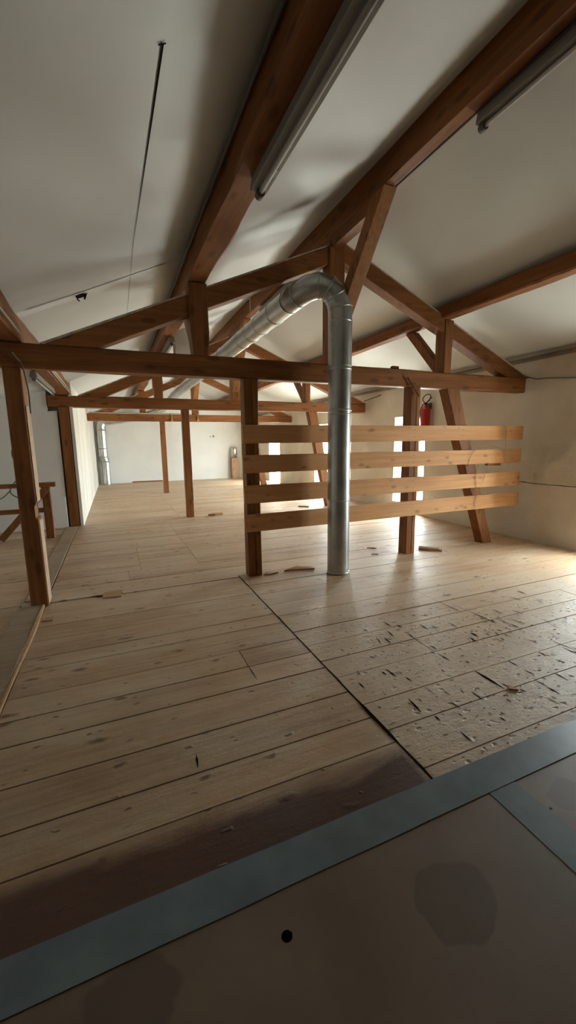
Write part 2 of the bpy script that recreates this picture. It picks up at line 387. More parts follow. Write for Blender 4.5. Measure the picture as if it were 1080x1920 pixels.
# floorboards
bm = B(); tint = bm.loops.layers.float_color.new('tint')
def board(x0, x1, y0, y1, z=0.0, g0=.0025, g1=.0025):
    n = max(2, int((x1-x0)/.22)+1); tone = random.random(); off = random.random()
    z += random.uniform(-.0016, .0012); s = random.random()*50
    def jy(i, k): return noise.noise(Vector((x0*3+i*.55+s, k*7.7, 0)))*.0035
    top0, top1 = [], []
    for i in range(n):
        x = x0+.0015+(x1-x0-.003)*i/(n-1)
        top0.append(Vector((x, y0+g0+abs(jy(i, 0)), z))); top1.append(Vector((x, y1-g1-abs(jy(i, 1)), z)))
    a = [bm.verts.new(p) for p in top0]; b = [bm.verts.new(p) for p in top1]
    a2 = [bm.verts.new(p+Vector((0, -.0012, -.026))) for p in top0]; b2 = [bm.verts.new(p+Vector((0, .0012, -.026))) for p in top1]
    fs = []
    for i in range(n-1):
        fs += [bm.faces.new((a[i], a[i+1], b[i+1], b[i])), bm.faces.new((a2[i], a2[i+1], a[i+1], a[i])), bm.faces.new((b[i], b[i+1], b2[i+1], b2[i]))]
    fs += [bm.faces.new((a[0], b[0], b2[0], a2[0])), bm.faces.new((a[-1], a2[-1], b2[-1], b[-1]))]
    for f in fs:
        for lp in f.loops: lp[tint] = (tone, off, 0, 1)
ysL = [1.10, 1.43, 1.63, 1.875, 2.16, 2.375, 2.60, 2.755, 2.905, 3.08, 3.35, 3.62, 3.87, 4.14]
for i, (a, b) in enumerate(zip(ysL, ysL[1:])):
    deep = a in (1.43, 1.63, 1.875, 2.16) or b in (1.43, 1.63, 1.875, 2.16)
    if i == 5: board(-.68, .705, a, b); board(.708, 1.160, a, b)
    else: board(-.68, 1.160, a, b, g0=.0035 if deep else .0015, g1=.0035 if deep else .0015)
ysR = [1.10, 1.245, 1.51, 1.735, 2.025, 2.235, 2.46, 2.70, 3.02, 3.28, 3.57, 3.85, 4.20]
cutsR = {3: [2.015], 4: [1.95], 6: [2.70], 5: [2.72, 3.9], 7: [2.62], 2: [3.0], 9: [4.4], 8: [3.6], 10: [2.9]}
for i, (a, b) in enumerate(zip(ysR, ysR[1:])):
    xs = [1.168]+cutsR.get(i, [])+[XW+.05]
    for p, q in zip(xs, xs[1:]): board(p, q, a, b)
ysF = [4.20, 4.55, 4.88, 5.10, 5.36, 5.70]
while ysF[-1] < YE-.2: ysF.append(ysF[-1]+random.choice([.22, .25, .27, .3]))
ysF[-1] = YE+.05
for i, (a, b) in enumerate(zip(ysF, ysF[1:])):
    c = (a+b)/2; xs = []
    if 4.88 < c < 5.95: xs = [.19, .86]
    elif c < 4.9: xs = [2.6] if i == 0 else [.05, 3.1]
    elif c < 7.5: xs = [.84] if c > 6.3 else [.21, .84]
    elif 7.8 < c < 12.1: xs = [1.13]
    elif c < 12.8: xs = [1.62]
    if c > 5.2: xs = xs+[random.uniform(2.4, 4.8)]
    xs = [-.69]+xs+[XW+.05]
    for p, q in zip(xs, xs[1:]): board(p, q, a, b, g0=.002 if i % 3 else .004)
y = 4.14
# left bay boards
y = YB
while y < 8.2:
    w = random.choice([.2, .24, .27]); board(XL-.05, -.885 if y > 4 else -.90, y, y+w, z=-.004, g0=.0015, g1=.0015); y += w
board(-.89, -.80, 4.09, 4.31, z=-.004)
# jagged lip board along the first truss
board(-.68, -.26, 4.145, 4.20, z=-.012); board(-.03, 1.16, 4.145, 4.20, z=.004)
floor_bm = bm
# dirt-packed saw cuts and gouges in the boards
n0 = len(bm.faces)
cuts = [((2.616, 2.753), (2.63, 2.421), .005), ((2.694, 2.453), (2.72, 2.154), .005), ((2.378, 2.342), (2.375, 2.228), .006), ((1.949, 2.0), (1.955, 1.884), .006),
        ((2.007, 1.734), (2.012, 1.522), .012), ((2.829, 1.795), (2.845, 1.636), .005), ((1.958, 2.318), (1.949, 2.229), .008), ((1.436, 1.678), (1.422, 1.552), .008),
        ((2.883, 2.189), (2.911, 2.068), .007), ((1.702, 2.368), (1.675, 2.264), .005), ((1.843, 2.429), (1.829, 2.311), .005), ((2.442, 1.513), (2.436, 1.426), .007),
        ((1.264, 1.926), (1.263, 1.855), .006), ((.706, 2.387), (.708, 2.21), .005), ((.248, 1.741), (.24, 1.657), .006), ((2.30, 1.62), (2.31, 1.55), .006), ((3.05, 2.3), (3.07, 2.2), .007),
        ((3.3, 2.52), (3.32, 2.42), .007), ((1.56, 1.86), (1.57, 1.80), .006), ((1.67, 1.66), (1.68, 1.60), .005), ((2.6, 1.62), (2.62, 1.56), .006), ((3.5, 2.6), (3.5, 2.5), .008)]
rc = random.Random(21)
for k in range(70):
    cx_ = rc.choice([rc.gauss(2.9, .35), rc.gauss(1.75, .3), rc.uniform(1.3, 4.4)]); cy_ = rc.gauss(2.0, .38) if cx_ > 2.4 else rc.uniform(1.35, 2.6)
    if not (1.25 < cx_ < 4.6 and 1.25 < cy_ < 3.0): continue
    L_ = rc.uniform(.03, .10); cuts.append(((cx_, cy_), (cx_+rc.uniform(-.012, .012), cy_-L_), rc.uniform(.004, .009)))
for (xa, ya), (xb, yb), w in cuts:
    d = Vector((xb-xa, yb-ya, 0)); s = Vector((-d.y, d.x, 0)).normalized()*w*.8
    P = []; Q = []
    for k in range(6):
        t = k/5; c = Vector((xa, ya, .0022))+d*t; ww = math.sin(PI*min(.93, max(.07, t)))*(.7+.6*random.random())
        P.append(bm.verts.new(c+s*ww)); Q.append(bm.verts.new(c-s*ww))
    for k in range(5): f = bm.faces.new((P[k], P[k+1], Q[k+1], Q[k])); f.material_index = 1
# joint line dirt at x = 1.164
P = []; Q = []
for k in range(40):
    yy = 1.18+(4.1-1.18)*k/39; w = .003+.006*abs(noise.noise(Vector((k*.6, 0, 0))))+(.007 if 1.45 < yy < 1.75 else 0); xx = 1.164+.006*noise.noise(Vector((k*.4, 5, 0)))
    P.append(bm.verts.new((xx-w, yy, .0021))); Q.append(bm.verts.new((xx+w, yy, .0021)))
for k in range(39): f = bm.faces.new((P[k], P[k+1], Q[k+1], Q[k])); f.material_index = 1
# subfloor seen in the gaps
for f in list(bm.faces)[:0]: pass
v = [bm.verts.new(p) for p in ((XL-.3, YB-.3, -.022), (XW+.35, YB-.3, -.022), (XW+.35, YE+.3, -.022), (XL-.3, YE+.3, -.022))]
f = bm.faces.new(v); f.material_index = 2
v2 = [bm.verts.new(p) for p in ((XL-.3, YB-.3, -.12), (XW+.35, YB-.3, -.12), (XW+.35, YE+.3, -.12), (XL-.3, YE+.3, -.12))]
f = bm.faces.new(v2); f.material_index = 2
for i in range(4): f = bm.faces.new((v[i], v[(i+1) % 4], v2[(i+1) % 4], v2[i])); f.material_index = 2
struct('floor', bm, [M['floor'], M['gap_and_shade'], M['subfloor']])

# ceiling: two slopes, gently uneven
bm = B()
xs = [-2.75, -2.2, -1.6, -.9, -.5, -.1, .3, .74, 1.0, 1.3, 1.6, 1.9, 2.15, 2.29, 2.45, 2.8, 3.15, 3.5, 3.79, 4.1, 4.5, 4.9, 5.3, 5.83]
ys = [YB-.2+i*.15 for i in range(int((YE+.4-YB+.2)/.15)+2)]
def wav(x, y):
    a = noise.noise(Vector((x*1.1, y*.55, 3)))*.016
    if .9 < x < 2.25: a += noise.noise(Vector((x*1.6+y*1.1, y*1.2-x*1.4, 9)))*.05*min(1, (x-.9)*3, (2.25-x)*3)
    return a
grid = [[bm.verts.new((x, y, ceil_z(min(x, 5.45))+wav(x, y))) for y in ys] for x in xs]
gtop = [[bm.verts.new((x, y, ceil_z(min(x, 5.45))+.16)) for y in ys] for x in xs]
for i in range(len(xs)-1):
    for j in range(len(ys)-1):
        f = bm.faces.new((grid[i][j], grid[i][j+1], grid[i+1][j+1], grid[i+1][j])); f.smooth = True
        bm.faces.new((gtop[i][j], gtop[i+1][j], gtop[i+1][j+1], gtop[i][j+1]))
struct('ceiling', bm, M['ceiling'])

# walls
def wall_yz_with_holes(x0, x1, y0, y1, z0, ztop, holes, m, name):
    bm = B(); cur = y0
    for a, b, c, d in sorted(holes):
        box(bm, x0, x1, cur, a, z0, ztop); box(bm, x0, x1, a, b, z0, c); box(bm, x0, x1, a, b, d, ztop); cur = b
    box(bm, x0, x1, cur, y1, z0, ztop); return struct(name, bm, m)
wall_yz_with_holes(XW, XW+.38, YB-.2, YE+.2, -.12, 2.66, WINS, M['wall_right'], 'wall_right')
bm = B(); box(bm, XL-.15, XL, YB-.2, 8.6, -.12, 2.2); struct('wall_left', bm, M['plaster_white'])
P = [(-2.75, -.12), (5.83, -.12)]+[(x, ceil_z(min(x, 5.45))+.12) for x in (5.83, 3.79, 2.29, .74, -.9, -2.75)]
bm = B(); prism_y(bm, P, YE, YE+.2); struct('wall_far', bm, M['plaster_white'])
bm = B(); prism_y(bm, P, YB-.2, YB); struct('wall_near_dimmer', bm, M['dark_back'])  # unseen wall, set close behind the camera and dark to dim the foreground
# cross wall closing the left bay behind the second truss
bm = B(); prism_y(bm, [(-2.7, -.1), (-.655, -.1), (-.655, 2.50), (-.9, 2.41), (-2.7, 2.03)], 8.27, 8.42); box(bm, -2.6, -.845, 8.12, 8.27, -.1, 2.02); prism_y(bm, [(-2.6, 2.02), (-.985, 2.02), (-.985, 2.37), (-2.6, 2.03)], 8.12, 8.27); prism_y(bm, [(-2.6, -.02), (-.845, -.02), (-.845, .555), (-2.6, .555)], 8.085, 8.12, .006)
struct('wall_cross', bm, M['plaster_white'])
# whitewashed board partition along the left posts
bm = B()
y = 8.1
for k in range(7):
    w = (YE-8.1)/7; box(bm, -.652, -.60, y+.002, y+w-.002, 0, 2.50, .003); y += w
box(bm, -.70, -.652, 8.32, YE, 0, 2.47)
struct('wall_partition', bm, M['panel'])
# thicker roughcast on the upper part of the right wall, with a broken lower edge
def roughcast(y0, y1, z0, name):
    bm = B(); n = max(3, int((y1-y0)/.06)); rows = []
    for i in range(n+1):
        y = y0+(y1-y0)*i/n; th = .028*min(1, max(0, (4.75-y)/.5)); zl = z0+.012*noise.noise(Vector((y*5, 1, 2)))
        rows.append([bm.verts.new(p) for p in ((XW+.01, y, zl), (XW-th, y, zl), (XW-th-.004, y, zl+.05), (XW-th, y, 1.5), (XW-th, y, 2.53), (XW+.01, y, 2.53))])
    for a, b in zip(rows, rows[1:]):
        for k in range(6): bm.faces.new((a[k], a[(k+1) % 6], b[(k+1) % 6], b[k]))
    bm.faces.new(rows[0]); bm.faces.new(rows[-1][::-1]); struct(name, bm, M['wall_right'])
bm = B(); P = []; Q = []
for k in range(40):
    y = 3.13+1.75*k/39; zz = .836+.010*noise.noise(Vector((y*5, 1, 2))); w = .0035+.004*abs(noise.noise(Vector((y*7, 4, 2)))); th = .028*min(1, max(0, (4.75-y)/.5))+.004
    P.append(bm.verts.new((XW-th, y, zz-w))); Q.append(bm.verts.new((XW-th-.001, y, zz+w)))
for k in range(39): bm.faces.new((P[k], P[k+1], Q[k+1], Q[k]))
struct('trim_shade_line', bm, M['gap_and_shade'])  # shade under the roughcast edge, painted as a thin dark strip
roughcast(3.13, 4.75, .835, 'trim_1'); roughcast(YB, 2.42, .835, 'trim_5')
# rough cornice where roof meets the right wall
bm = B(); beam(bm, (XW-.03, YB, 2.545), (XW-.03, YE, 2.53), .08, .05, ch=.015, jit=.007, step=.2); struct('trim_2', bm, M['stone'])
# ceiling panel joints
bm = B()
def ribbon(bm, pts, ws, dz=-.006):
    a = []; b = []
    for i, (x, y) in enumerate(pts):
        z = ceil_z(x)+wav(x, y)+dz; s = ws[i] if isinstance(ws, list) else ws
        if abs(pts[-1][1]-pts[0][1]) > abs(pts[-1][0]-pts[0][0]):
            a.append(bm.verts.new((x-s, y, z-s*.47))); b.append(bm.verts.new((x+s, y, z+s*.47)))
        else: a.append(bm.verts.new((x, y-s, z))); b.append(bm.verts.new((x, y+s, z)))
    for i in range(len(pts)-1): bm.faces.new((a[i], a[i+1], b[i+1], b[i]))
N = 24
ribbon(bm, [(.288-.035*i/N, 1.84+(3.45-1.84)*i/N) for i in range(N+1)], [.0045-.0035*i/N for i in range(N+1)], -.005)
ribbon(bm, [(.252+.012*i/N, 3.45+2.4*i/N) for i in range(N+1)], .0012, -.005)
ribbon(bm, [(.30-.03*i/4, 1.838) for i in range(5)], .004, -.005)
struct('trim_3', bm, M['gap_and_shade'])
bm = B(); ribbon(bm, [(-.56+.0625*i*1.0, 4.06+.1*i/20) for i in range(20)], .012, -.007); struct('trim_4', bm, M['ceiling_end'])
bm = B(); box(bm, .56, 1.68, YE-.02, YE, 0, .045, .004); struct('baseboard_far', bm, M['beam_x'])
# windows
for i, (y0, y1, z0, z1) in enumerate(WINS):
    bm = B(); xf = XW+.27
    for a in ((y0, y0+.05, z0, z1), (y1-.05, y1, z0, z1), (y0+.05, y1-.05, z0, z0+.06), (y0+.05, y1-.05, z1-.06, z1), ((y0+y1)/2-.03, (y0+y1)/2+.03, z0+.06, z1-.06)):
        box(bm, xf, xf+.05, *a, .004)
    o = struct('window_%d' % (i+1), bm, M['frame_white'])
    for k in (0, 1):
        bm = B(); c = (y0+y1)/2
        a, b = (y0+.05, c-.03) if k == 0 else (c+.03, y1-.05)
        box(bm, xf+.02, xf+.024, a, b, z0+.06, z1-.06)
        p = finish('window_pane', bm, M['glass'], (0, 0, 0), o)

# ---------------------------------------------------------------- roof trusses
def rafL(x): return 2.809+.435*(x-.735)
def rafR(x): return 3.394-.415*(x-2.712)
def truss(Y, xl, xr, label, seed, detail=True):
    D = .16; t = root('roof_truss', label, 'roof truss', ((xl+xr)/2, Y+D/2, 2.09), 'timber roof trusses')
    bm = B(); beam(bm, (xl, Y+D/2, 2.187), (xr, Y+D/2, 2.187), D, .196, ch=.012, jit=.004, seed=seed); part('tie_beam', bm, M['beam_x'], t)
    y0, y1 = Y+.006, Y+D-.006
    bm = B(); x0 = (2.283-2.809)/.435+.735
    prism_y(bm, [(x0, 2.283), (x0+.175/.435, 2.283), (2.25, rafL(2.25)-.175), (2.25, rafL(2.25))], y0, y1, .006); r = part('rafter', bm, M['beam_x'], t)
    bm = B(); prism_y(bm, [(x0, 2.284), (2.25, rafL(2.25)+.001), (2.25, rafL(2.25)+.016), (x0-.03, 2.295)], y0+.004, y1-.02); part('sealing_strip', bm, M['foam'], t, sub=r)
    bm = B(); x0 = 2.712+(3.394-2.283)/.415
    prism_y(bm, [(x0, 2.283), (2.41, rafR(2.41)), (2.41, rafR(2.41)-.18), (x0-.18/.415, 2.283)], y0, y1, .006); r = part('rafter', bm, M['beam_x'], t)
    bm = B(); prism_y(bm, [(x0, 2.284), (x0+.03, 2.292), (2.41, rafR(2.41)+.014), (2.41, rafR(2.41)+.001)], y0+.004, y1-.02); part('sealing_strip', bm, M['foam'], t, sub=r)
    bm = B(); prism_y(bm, [(2.24, 2.28), (2.42, 2.28), (2.42, 3.52), (2.35, 3.565), (2.31, 3.565), (2.24, 3.51)], Y-.006, Y+D+.004, .006); part('king_post', bm, M['beam_z'], t)
    bm = B(); prism_y(bm, [(.775, 2.28), (.92, 2.28), (.93, 2.5), (.925, 2.93), (.75, 2.93), (.755, 2.5)], Y-.005, Y+D+.002, .006); part('queen_post', bm, M['beam_z'], t)
    bm = B(); prism_y(bm, [(3.85, 2.28), (3.965, 2.28), (3.975, 2.90), (3.845, 2.90)], Y-.005, Y+D+.002, .006); part('queen_post', bm, M['beam_z'], t)
    # saddle timber and its braces under the ridge
    bm = B(); prism_x(bm, [(Y-.84, 3.563), (Y-.80, 3.45), (Y+D+.70, 3.45), (Y+D+.80, 3.563)], 2.252, 2.368, .005); part('saddle', bm, M['beam_y'], t)
    def brace(x0, x1, ya, za, yb, zb, th, m):   # lower line from (ya,za) up to (yb,zb)
        bm = B(); d = Vector((yb-ya, zb-za)).normalized(); nrm = Vector((-d.y, d.x))
        if nrm.y < 0: nrm = -nrm
        # horizontal cut at the top, vertical cut at the post
        tx = th/abs(d.y); tz = th/abs(d.x); s = 1 if yb < ya else -1
        prism_x(bm, [(ya, za), (ya, za+tz), (yb+s*tx, zb), (yb, zb)], x0, x1, .005); part('brace', bm, m, t)
    brace(2.243, 2.378, Y+.0, 2.44, Y-.93, 3.563, .135, M['brace_wood'])
    brace(3.85, 3.95, Y+D, 2.285, Y+D+.60, 2.90, .11, M['beam_z'])
    brace(.79, .90, Y+D, 2.285, Y+D+.60, 2.93, .11, M['beam_z'])
    # slanted strut from the tie beam down to the floor
    xf = 4.76 if detail else 4.42
    xt = 3.92
    bm = B(); prism_y(bm, [(xt, 2.10), (xt+.205, 2.10), (xf+.14, 0), (xf-.03, 0)], Y+.002, Y+D-.01, .006); part('strut', bm, M['beam_z'], t)
    return t
truss(4.10, -1.10, 5.32, 'nearest timber roof truss, its tie beam crossing the whole picture above the slatted rail', 1)
truss(8.10, -.97, 5.36, 'middle timber roof truss seen beneath the nearest tie beam, with a rounded left end', 2, False)
truss(12.50, -.60, 5.44, 'farthest timber roof truss, carrying a thin conduit and two brass clamps', 3, False)

def purlin(x0, x1, z0, z1, label, seed, jit=.006, YE=YE):
    bm = B(); beam(bm, ((x0+x1)/2, YB, (z0+z1)/2), ((x0+x1)/2, YE-.005, (z0+z1)/2), x1-x0, z1-z0, ch=.014, jit=jit, step=.12, seed=seed)
    return single('purlin', bm, M['beam_y'], label, 'roof beam', 'long roof beams running front to back')
purlin(.74, .925, 2.94, 3.145, 'long dark purlin under the left roof slope, a pale tube lamp along it', 11, .013)
purlin(2.245, 2.365, 3.567, 3.83, 'ridge beam running front to back along the peak of the roof', 12)
purlin(3.79, 3.95, 2.905, 3.06, 'long purlin under the right roof slope, resting on the right short posts', 13)
purlin(-.81, -.62, 2.288, 2.49, 'low eaves beam along the left post line, lying on the tie beams', 14, .01, 8.27)

# ---------------------------------------------------------------- posts
def post(parts, label, notch=None):
    X0 = min(p[0] for p in parts); X1 = max(p[1] for p in parts)
    t = root('support_post', label, 'post', ((X0+X1)/2, (parts[0][2]+parts[0][3])/2, 0), 'timber posts under the roof trusses')
    for k, (x0, x1, y0, y1) in enumerate(parts):
        bm = B()
        if notch and k == 0:
            prism_y(bm, [(x0, .001), (x1, .001), (x1, .80), (x1-.028, .82), (x1-.028, .92), (x1-.004, .95), (x1-.004, 2.088), (x0+.004, 2.088)], y0, y1, .006)
        else: beam(bm, ((x0+x1)/2, (y0+y1)/2, .001), ((x0+x1)/2, (y0+y1)/2, 2.088), x1-x0, y1-y0, upv=(0, 1, 0), ch=.006, jit=.0025, seed=x0*3+y0)
        part('post_shaft' if k == 0 else 'side_plank', bm, M['beam_z'] if k == 0 else M['brace_wood'], t)
    if notch:
        x1 = parts[0][1]
        for za, zb in ((.02, .79), (.96, 1.78)):
            bm = B(); box(bm, x1-.001, x1+.004, parts[0][2]+.01, parts[0][3]-.01, za, zb, .001); part('worn_edge', bm, M['pale_wood'], t, 'pale worn right face')
    return t
post([(1.262, 1.345, 4.102, 4.245), (1.349, 1.412, 4.104, 4.225)], 'doubled post at the left end of the slatted rail')
post([(3.37, 3.455, 4.102, 4.25), (3.459, 3.515, 4.104, 4.235)], 'doubled post behind the right half of the slatted rail')
post([(-.795, -.655, 4.10, 4.29)], 'tall near post at the left edge of the photo, notched on its right side', True)
post([(1.245, 1.385, 8.10, 8.24)], 'bare post standing alone in mid floor under the middle truss')
post([(1.29, 1.43, 12.50, 12.64)], 'farthest bare post under the last truss, in front of the white end wall')
post([(-.815, -.665, 8.10, 8.25)], 'left post of the middle truss, at the near end of the whitewashed partition')

# ---------------------------------------------------------------- slatted rail
RL = [(1.222, 5.32, 1.442, 1.630, 1.447, 1.632, 'topmost'), (1.22, 5.315, 1.132, 1.327, 1.132, 1.314, 'second from the top'), (1.225, 5.32, .811, 1.008, .811, .996, 'third from the top'), (1.22, 5.32, .506, .697, .513, .702, 'lowest')]
for k, (x0, x1, zl0, zl1, zr0, zr1, nm) in enumerate(RL):
    bm = B(); beam(bm, (x0, 4.083, (zl0+zl1)/2), (x1, 4.083, (zr0+zr1)/2), .027, (zl1-zl0+zr1-zr0)/2, ch=.003, jit=.002, step=.3, seed=30+k)
    t = root('rail_board', 'light pine board nailed across the posts, %s of the four' % nm, 'board', ((x0+x1)/2, 4.083, min(zl0, zr0)), 'horizontal boards of the slatted rail')
    part('board', bm, M['pine_board'], t)
    for xx in (1.31, 3.42, 4.2+.12*k):
        for zz in (.05, .14):
            bm = B(); z_ = zl0+zz; tube(bm, [(xx, 4.0705, z_), (xx, 4.067, z_)], [.005, .004], 8); part('nail', bm, M['cable'], t)

# ---------------------------------------------------------------- ventilation duct
DX, DY, DR = 2.223, 3.843, .12
t = root('ventilation_duct', 'galvanised round duct rising from the floor before the rail and bending away under the roof', 'duct', (DX, DY, 0))
def ring(c, axis, r, w=.012, h=.006):
    bm = B(); a = Vector(axis).normalized(); c = Vector(c)
    tube(bm, [c-a*w*1.2, c-a*w, c-a*w*.2, c+a*w*.2, c+a*w, c+a*w*1.2], [r-.002, r+h*.5, r+h, r+h, r+h*.5, r-.002], 32, cap=False); return bm
zs = [(0, .822), (.822, 1.773), (1.773, 2.185), (2.185, 2.65)]
for k, (a, b) in enumerate(zs):
    bm = B(); rr = DR+(.0015 if k % 2 else 0); tube(bm, [(DX, DY, a+.001), (DX, DY, b)], rr, 40, cap=False); part('pipe_section', bm, M['zinc'], t)
for z_ in (.828, 1.773, 1.73, 2.185, 2.215, 2.65):
    part('seam_ring', ring((DX, DY, z_), (0, 0, 1), DR, .005 if z_ in (1.73, 2.215) else .01, .004), M['zinc'], t)
part('base_collar', ring((DX, DY, .012), (0, 0, 1), DR, .009, .007), M['zinc'], t)
el = [(DX, DY, 2.65), (DX-.004, DY, 2.775), (2.183, 3.853, 2.885), (2.105, 3.873, 2.962), (2.005, 3.905, 2.985), (1.915, 3.965, 2.965), (1.85, 4.06, 2.925), (1.82, 4.20, 2.905)]
bm = B(); tube(bm, el, DR+.002, 36, cap=False, smooth=True); part('elbow', bm, M['zinc'], t)
for i in (1, 2, 3, 4, 6, 7):
    a = Vector(el[max(0, i-1)]); b = Vector(el[min(len(el)-1, i+1)])
    part('seam_ring', ring(el[i], b-a, DR+.002, .006, .005), M['zinc'], t)
run = [(1.82, 4.20, 2.905), (1.82, 5.1, 2.905), (1.82, 5.9, 2.905), (1.82, 8.2, 2.90), (1.82, 10.6, 2.90), (1.815, 13.0, 2.88), (1.80, 15.0, 2.78)]
for a, b in zip(run, run[1:]):
    bm = B(); tube(bm, [a, b], DR, 32, cap=False); part('pipe_section', bm, M['zinc'], t)
    part('seam_ring', ring(b, Vector(b)-Vector(a), DR, .012, .006), M['zinc'], t)
for y_ in (4.62, 5.5, 7.0):
    part('clamp_ring', ring((1.82, y_, 2.905), (0, 1, 0), DR, .02, .008), M['zinc'], t)
fl = curve_pts([(1.80, 15.0, 2.78), (1.72, 15.7, 2.68), (1.4, 16.15, 2.56), (.8, 16.3, 2.42), (.2, 16.36, 2.32), (-.1, 16.38, 2.29), (-.27, 16.39, 2.25), (-.36, 16.39, 2.12), (-.37, 16.39, 1.95)], 3)
bm = B(); tube(bm, fl, [DR+.045*i/(len(fl)-1) for i in range(len(fl))], 28, cap=False); part('elbow', bm, M['zinc_bright'], t)
bm = B(); tube(bm, [(-.37, 16.39, 1.95), (-.37, 16.39, 1.0)], .165, 28, cap=False); part('pipe_section', bm, M['zinc_bright'], t)
bm = B(); tube(bm, [(-.37, 16.39, 1.0), (-.34, 16.38, .9), (-.31, 16.38, .82)], [.165, .15, .14], 28, cap=False); part('reducer', bm, M['zinc'], t)
bm = B(); tube(bm, [(-.31, 16.38, .82), (-.31, 16.38, .001)], .14, 28, cap=False); part('pipe_section', bm, M['zinc_bright'], t)
for z_, x_, r_ in ((1.95, -.37, .165), (1.0, -.37, .165), (.82, -.31, .14), (1.3, -.37, .165)):
    part('seam_ring', ring((x_, 16.385, z_), (0, 0, 1), r_, .02, .015), M['zinc'], t)

# hanger rod of the duct
bm = B(); tube(bm, [(1.82, 5.53, 3.02), (1.82, 5.53, 3.50)], .006, 8); hb = bm
tube(hb, [(1.82, 5.53, 3.44), (1.82, 5.53, 3.47), (1.82, 5.53, 3.50)], [.045, .03, .01], 12)
single('duct_hanger', hb, M['pale_cable'], 'thin rod with a flared cap holding up the sloping duct run beyond the first truss', 'hanger')

# ---------------------------------------------------------------- tube lamps
def lamp(x, z, y0, y1, label, wide=.10, h=.075, tubes=False):
    t = root('tube_lamp', label, 'lamp', (x, (y0+y1)/2, z), 'unlit fluorescent tube lamps along the beams')
    bm = B(); prism_y(bm, [(x-wide/2, z), (x+wide/2, z), (x+wide/2-.012, z+h), (x-wide/2+.012, z+h)], y0, y1, .006); part('housing', bm, M['lamp_white'], t)
    for yy in (y0+.03, y1-.03):
        bm = B(); tube(bm, [(x, yy-.022, z-.018), (x, yy+.022, z-.018)], .024, 12); part('end_cap', bm, M['cable'] if not tubes else M['lamp_white'], t)
    bm = B(); tube(bm, [(x, y0+.05, z-.016), (x, y1-.05, z-.016)], .013, 12); part('tube', bm, M['tube_glass'], t)
    bm = B(); box(bm, x+.012, x+.035, y1-.24, y1-.17, z-.004, z+.001, .001); part('plate', bm, M['tube_glass'], t)
lamp(.875, 2.856, .95, 2.46, 'nearest tube lamp under the left purlin, unlit, running out of the top of the photo', .10)
lamp(2.40, 3.492, .86, 2.34, 'nearest tube lamp along the ridge beam, unlit, at the upper right', .085)
lamp(2.33, 3.47, 4.95, 6.5, 'tube lamp along the ridge beam just beyond the first truss, above the duct', .09)
lamp(.87, 2.856, 6.2, 7.7, 'tube lamp under the left purlin beyond the first truss, over the tie beam', .09)
lamp(-.775, 2.213, 5.55, 7.15, 'tube lamp under the left eaves beam between the first two posts', .08, .07, True)

# conduits and cables on the beams
def cable(name, pts, r, m, label, cat='cable', k=5, group=None):
    bm = B(); tube(bm, curve_pts(pts, k), r, 8); return single(name, bm, m, label, cat, group)
cable('conduit', [(.718, YB+.01, 3.09), (.718, 3, 3.09), (.718, 7, 3.09), (.718, 12, 3.09), (.718, 16.5, 3.09)], .012, M['cable'], 'dark conduit along the left face of the left purlin', 'conduit')
cable('conduit', [(2.378, YB+.01, 3.58), (2.378, .8, 3.58), (2.378, 3, 3.578), (2.38, 3.9, 3.585)], .009, M['cable'], 'thin conduit along the lower right edge of the ridge beam', 'conduit')
cable('conduit', [(-.60, YB+.01, 2.31), (-.605, 2, 2.312), (-.602, 3.3, 2.32), (-.60, 3.9, 2.306)], .008, M['pale_cable'], 'pale conduit along the near part of the left eaves beam', 'conduit')
cable('conduit', [(-.59, 4.5, 2.33), (-.60, 5.5, 2.335), (-.598, 7, 2.34), (-.60, 7.9, 2.33)], .012, M['pale_cable'], 'pale conduit on the eaves beam between the first and second truss, upper of two', 'conduit')
cable('conduit', [(-.60, 4.4, 2.30), (-.598, 5.5, 2.305), (-.60, 7, 2.30), (-.598, 8.0, 2.30)], .009, M['pale_cable'], 'pale conduit on the eaves beam between the first and second truss, lower of two', 'conduit')
cable('conduit', [(-.55, 12.485, 2.305), (1.2, 12.485, 2.30), (2.2, 12.485, 2.298)], .018, M['pale_cable'], 'pale conduit along the top of the farthest tie beam', 'conduit')
cable('wall_cable', [(5.32, 4.09, 2.30), (5.40, 4.0, 2.262), (5.405, 3.839, 2.25), (5.405, 3.49, 2.207), (5.405, 3.0, 2.16), (5.405, 2.2, 2.15), (5.405, .5, 2.2)], .007, M['cable'], 'dark cable sagging along the right wall from the tie beam end')
cable('post_cable', [(-.66, 4.087, 2.16), (-.645, 4.088, 2.11), (-.635, 4.098, 2.05), (-.625, 4.13, 1.9), (-.628, 4.14, 1.72)], .006, M['cable'], 'dark cable hanging down the right side of the near left post')
bm = B(); beam(bm, (-.70, 4.082, 2.20), (-.655, 4.082, 2.13), .008, .008, ch=.001, jit=0); single('nail', bm, M['pale_cable'], 'bright bent nail stuck in the tie beam above the near left post', 'nail')
for i, x_ in enumerate((1.63, 2.38)):
    t = root('beam_clamp', 'brass-coloured clamp on the farthest tie beam, %s of the two' % ('left' if i == 0 else 'right'), 'clamp', (x_, 12.47, 2.08), 'brass clamps on the farthest tie beam')
    bm = B(); tube(bm, curve_pts([(x_-.06, 12.47, 2.30), (x_-.01, 12.475, 2.28), (x_, 12.475, 2.20), (x_, 12.475, 2.10)], 4), .012, 8); part('hook', bm, M['brass'], t)
    bm = B(); tube(bm, [(x_, 12.48, 2.12), (x_, 12.455, 2.12)], .03, 12); part('nut', bm, M['brass'], t)

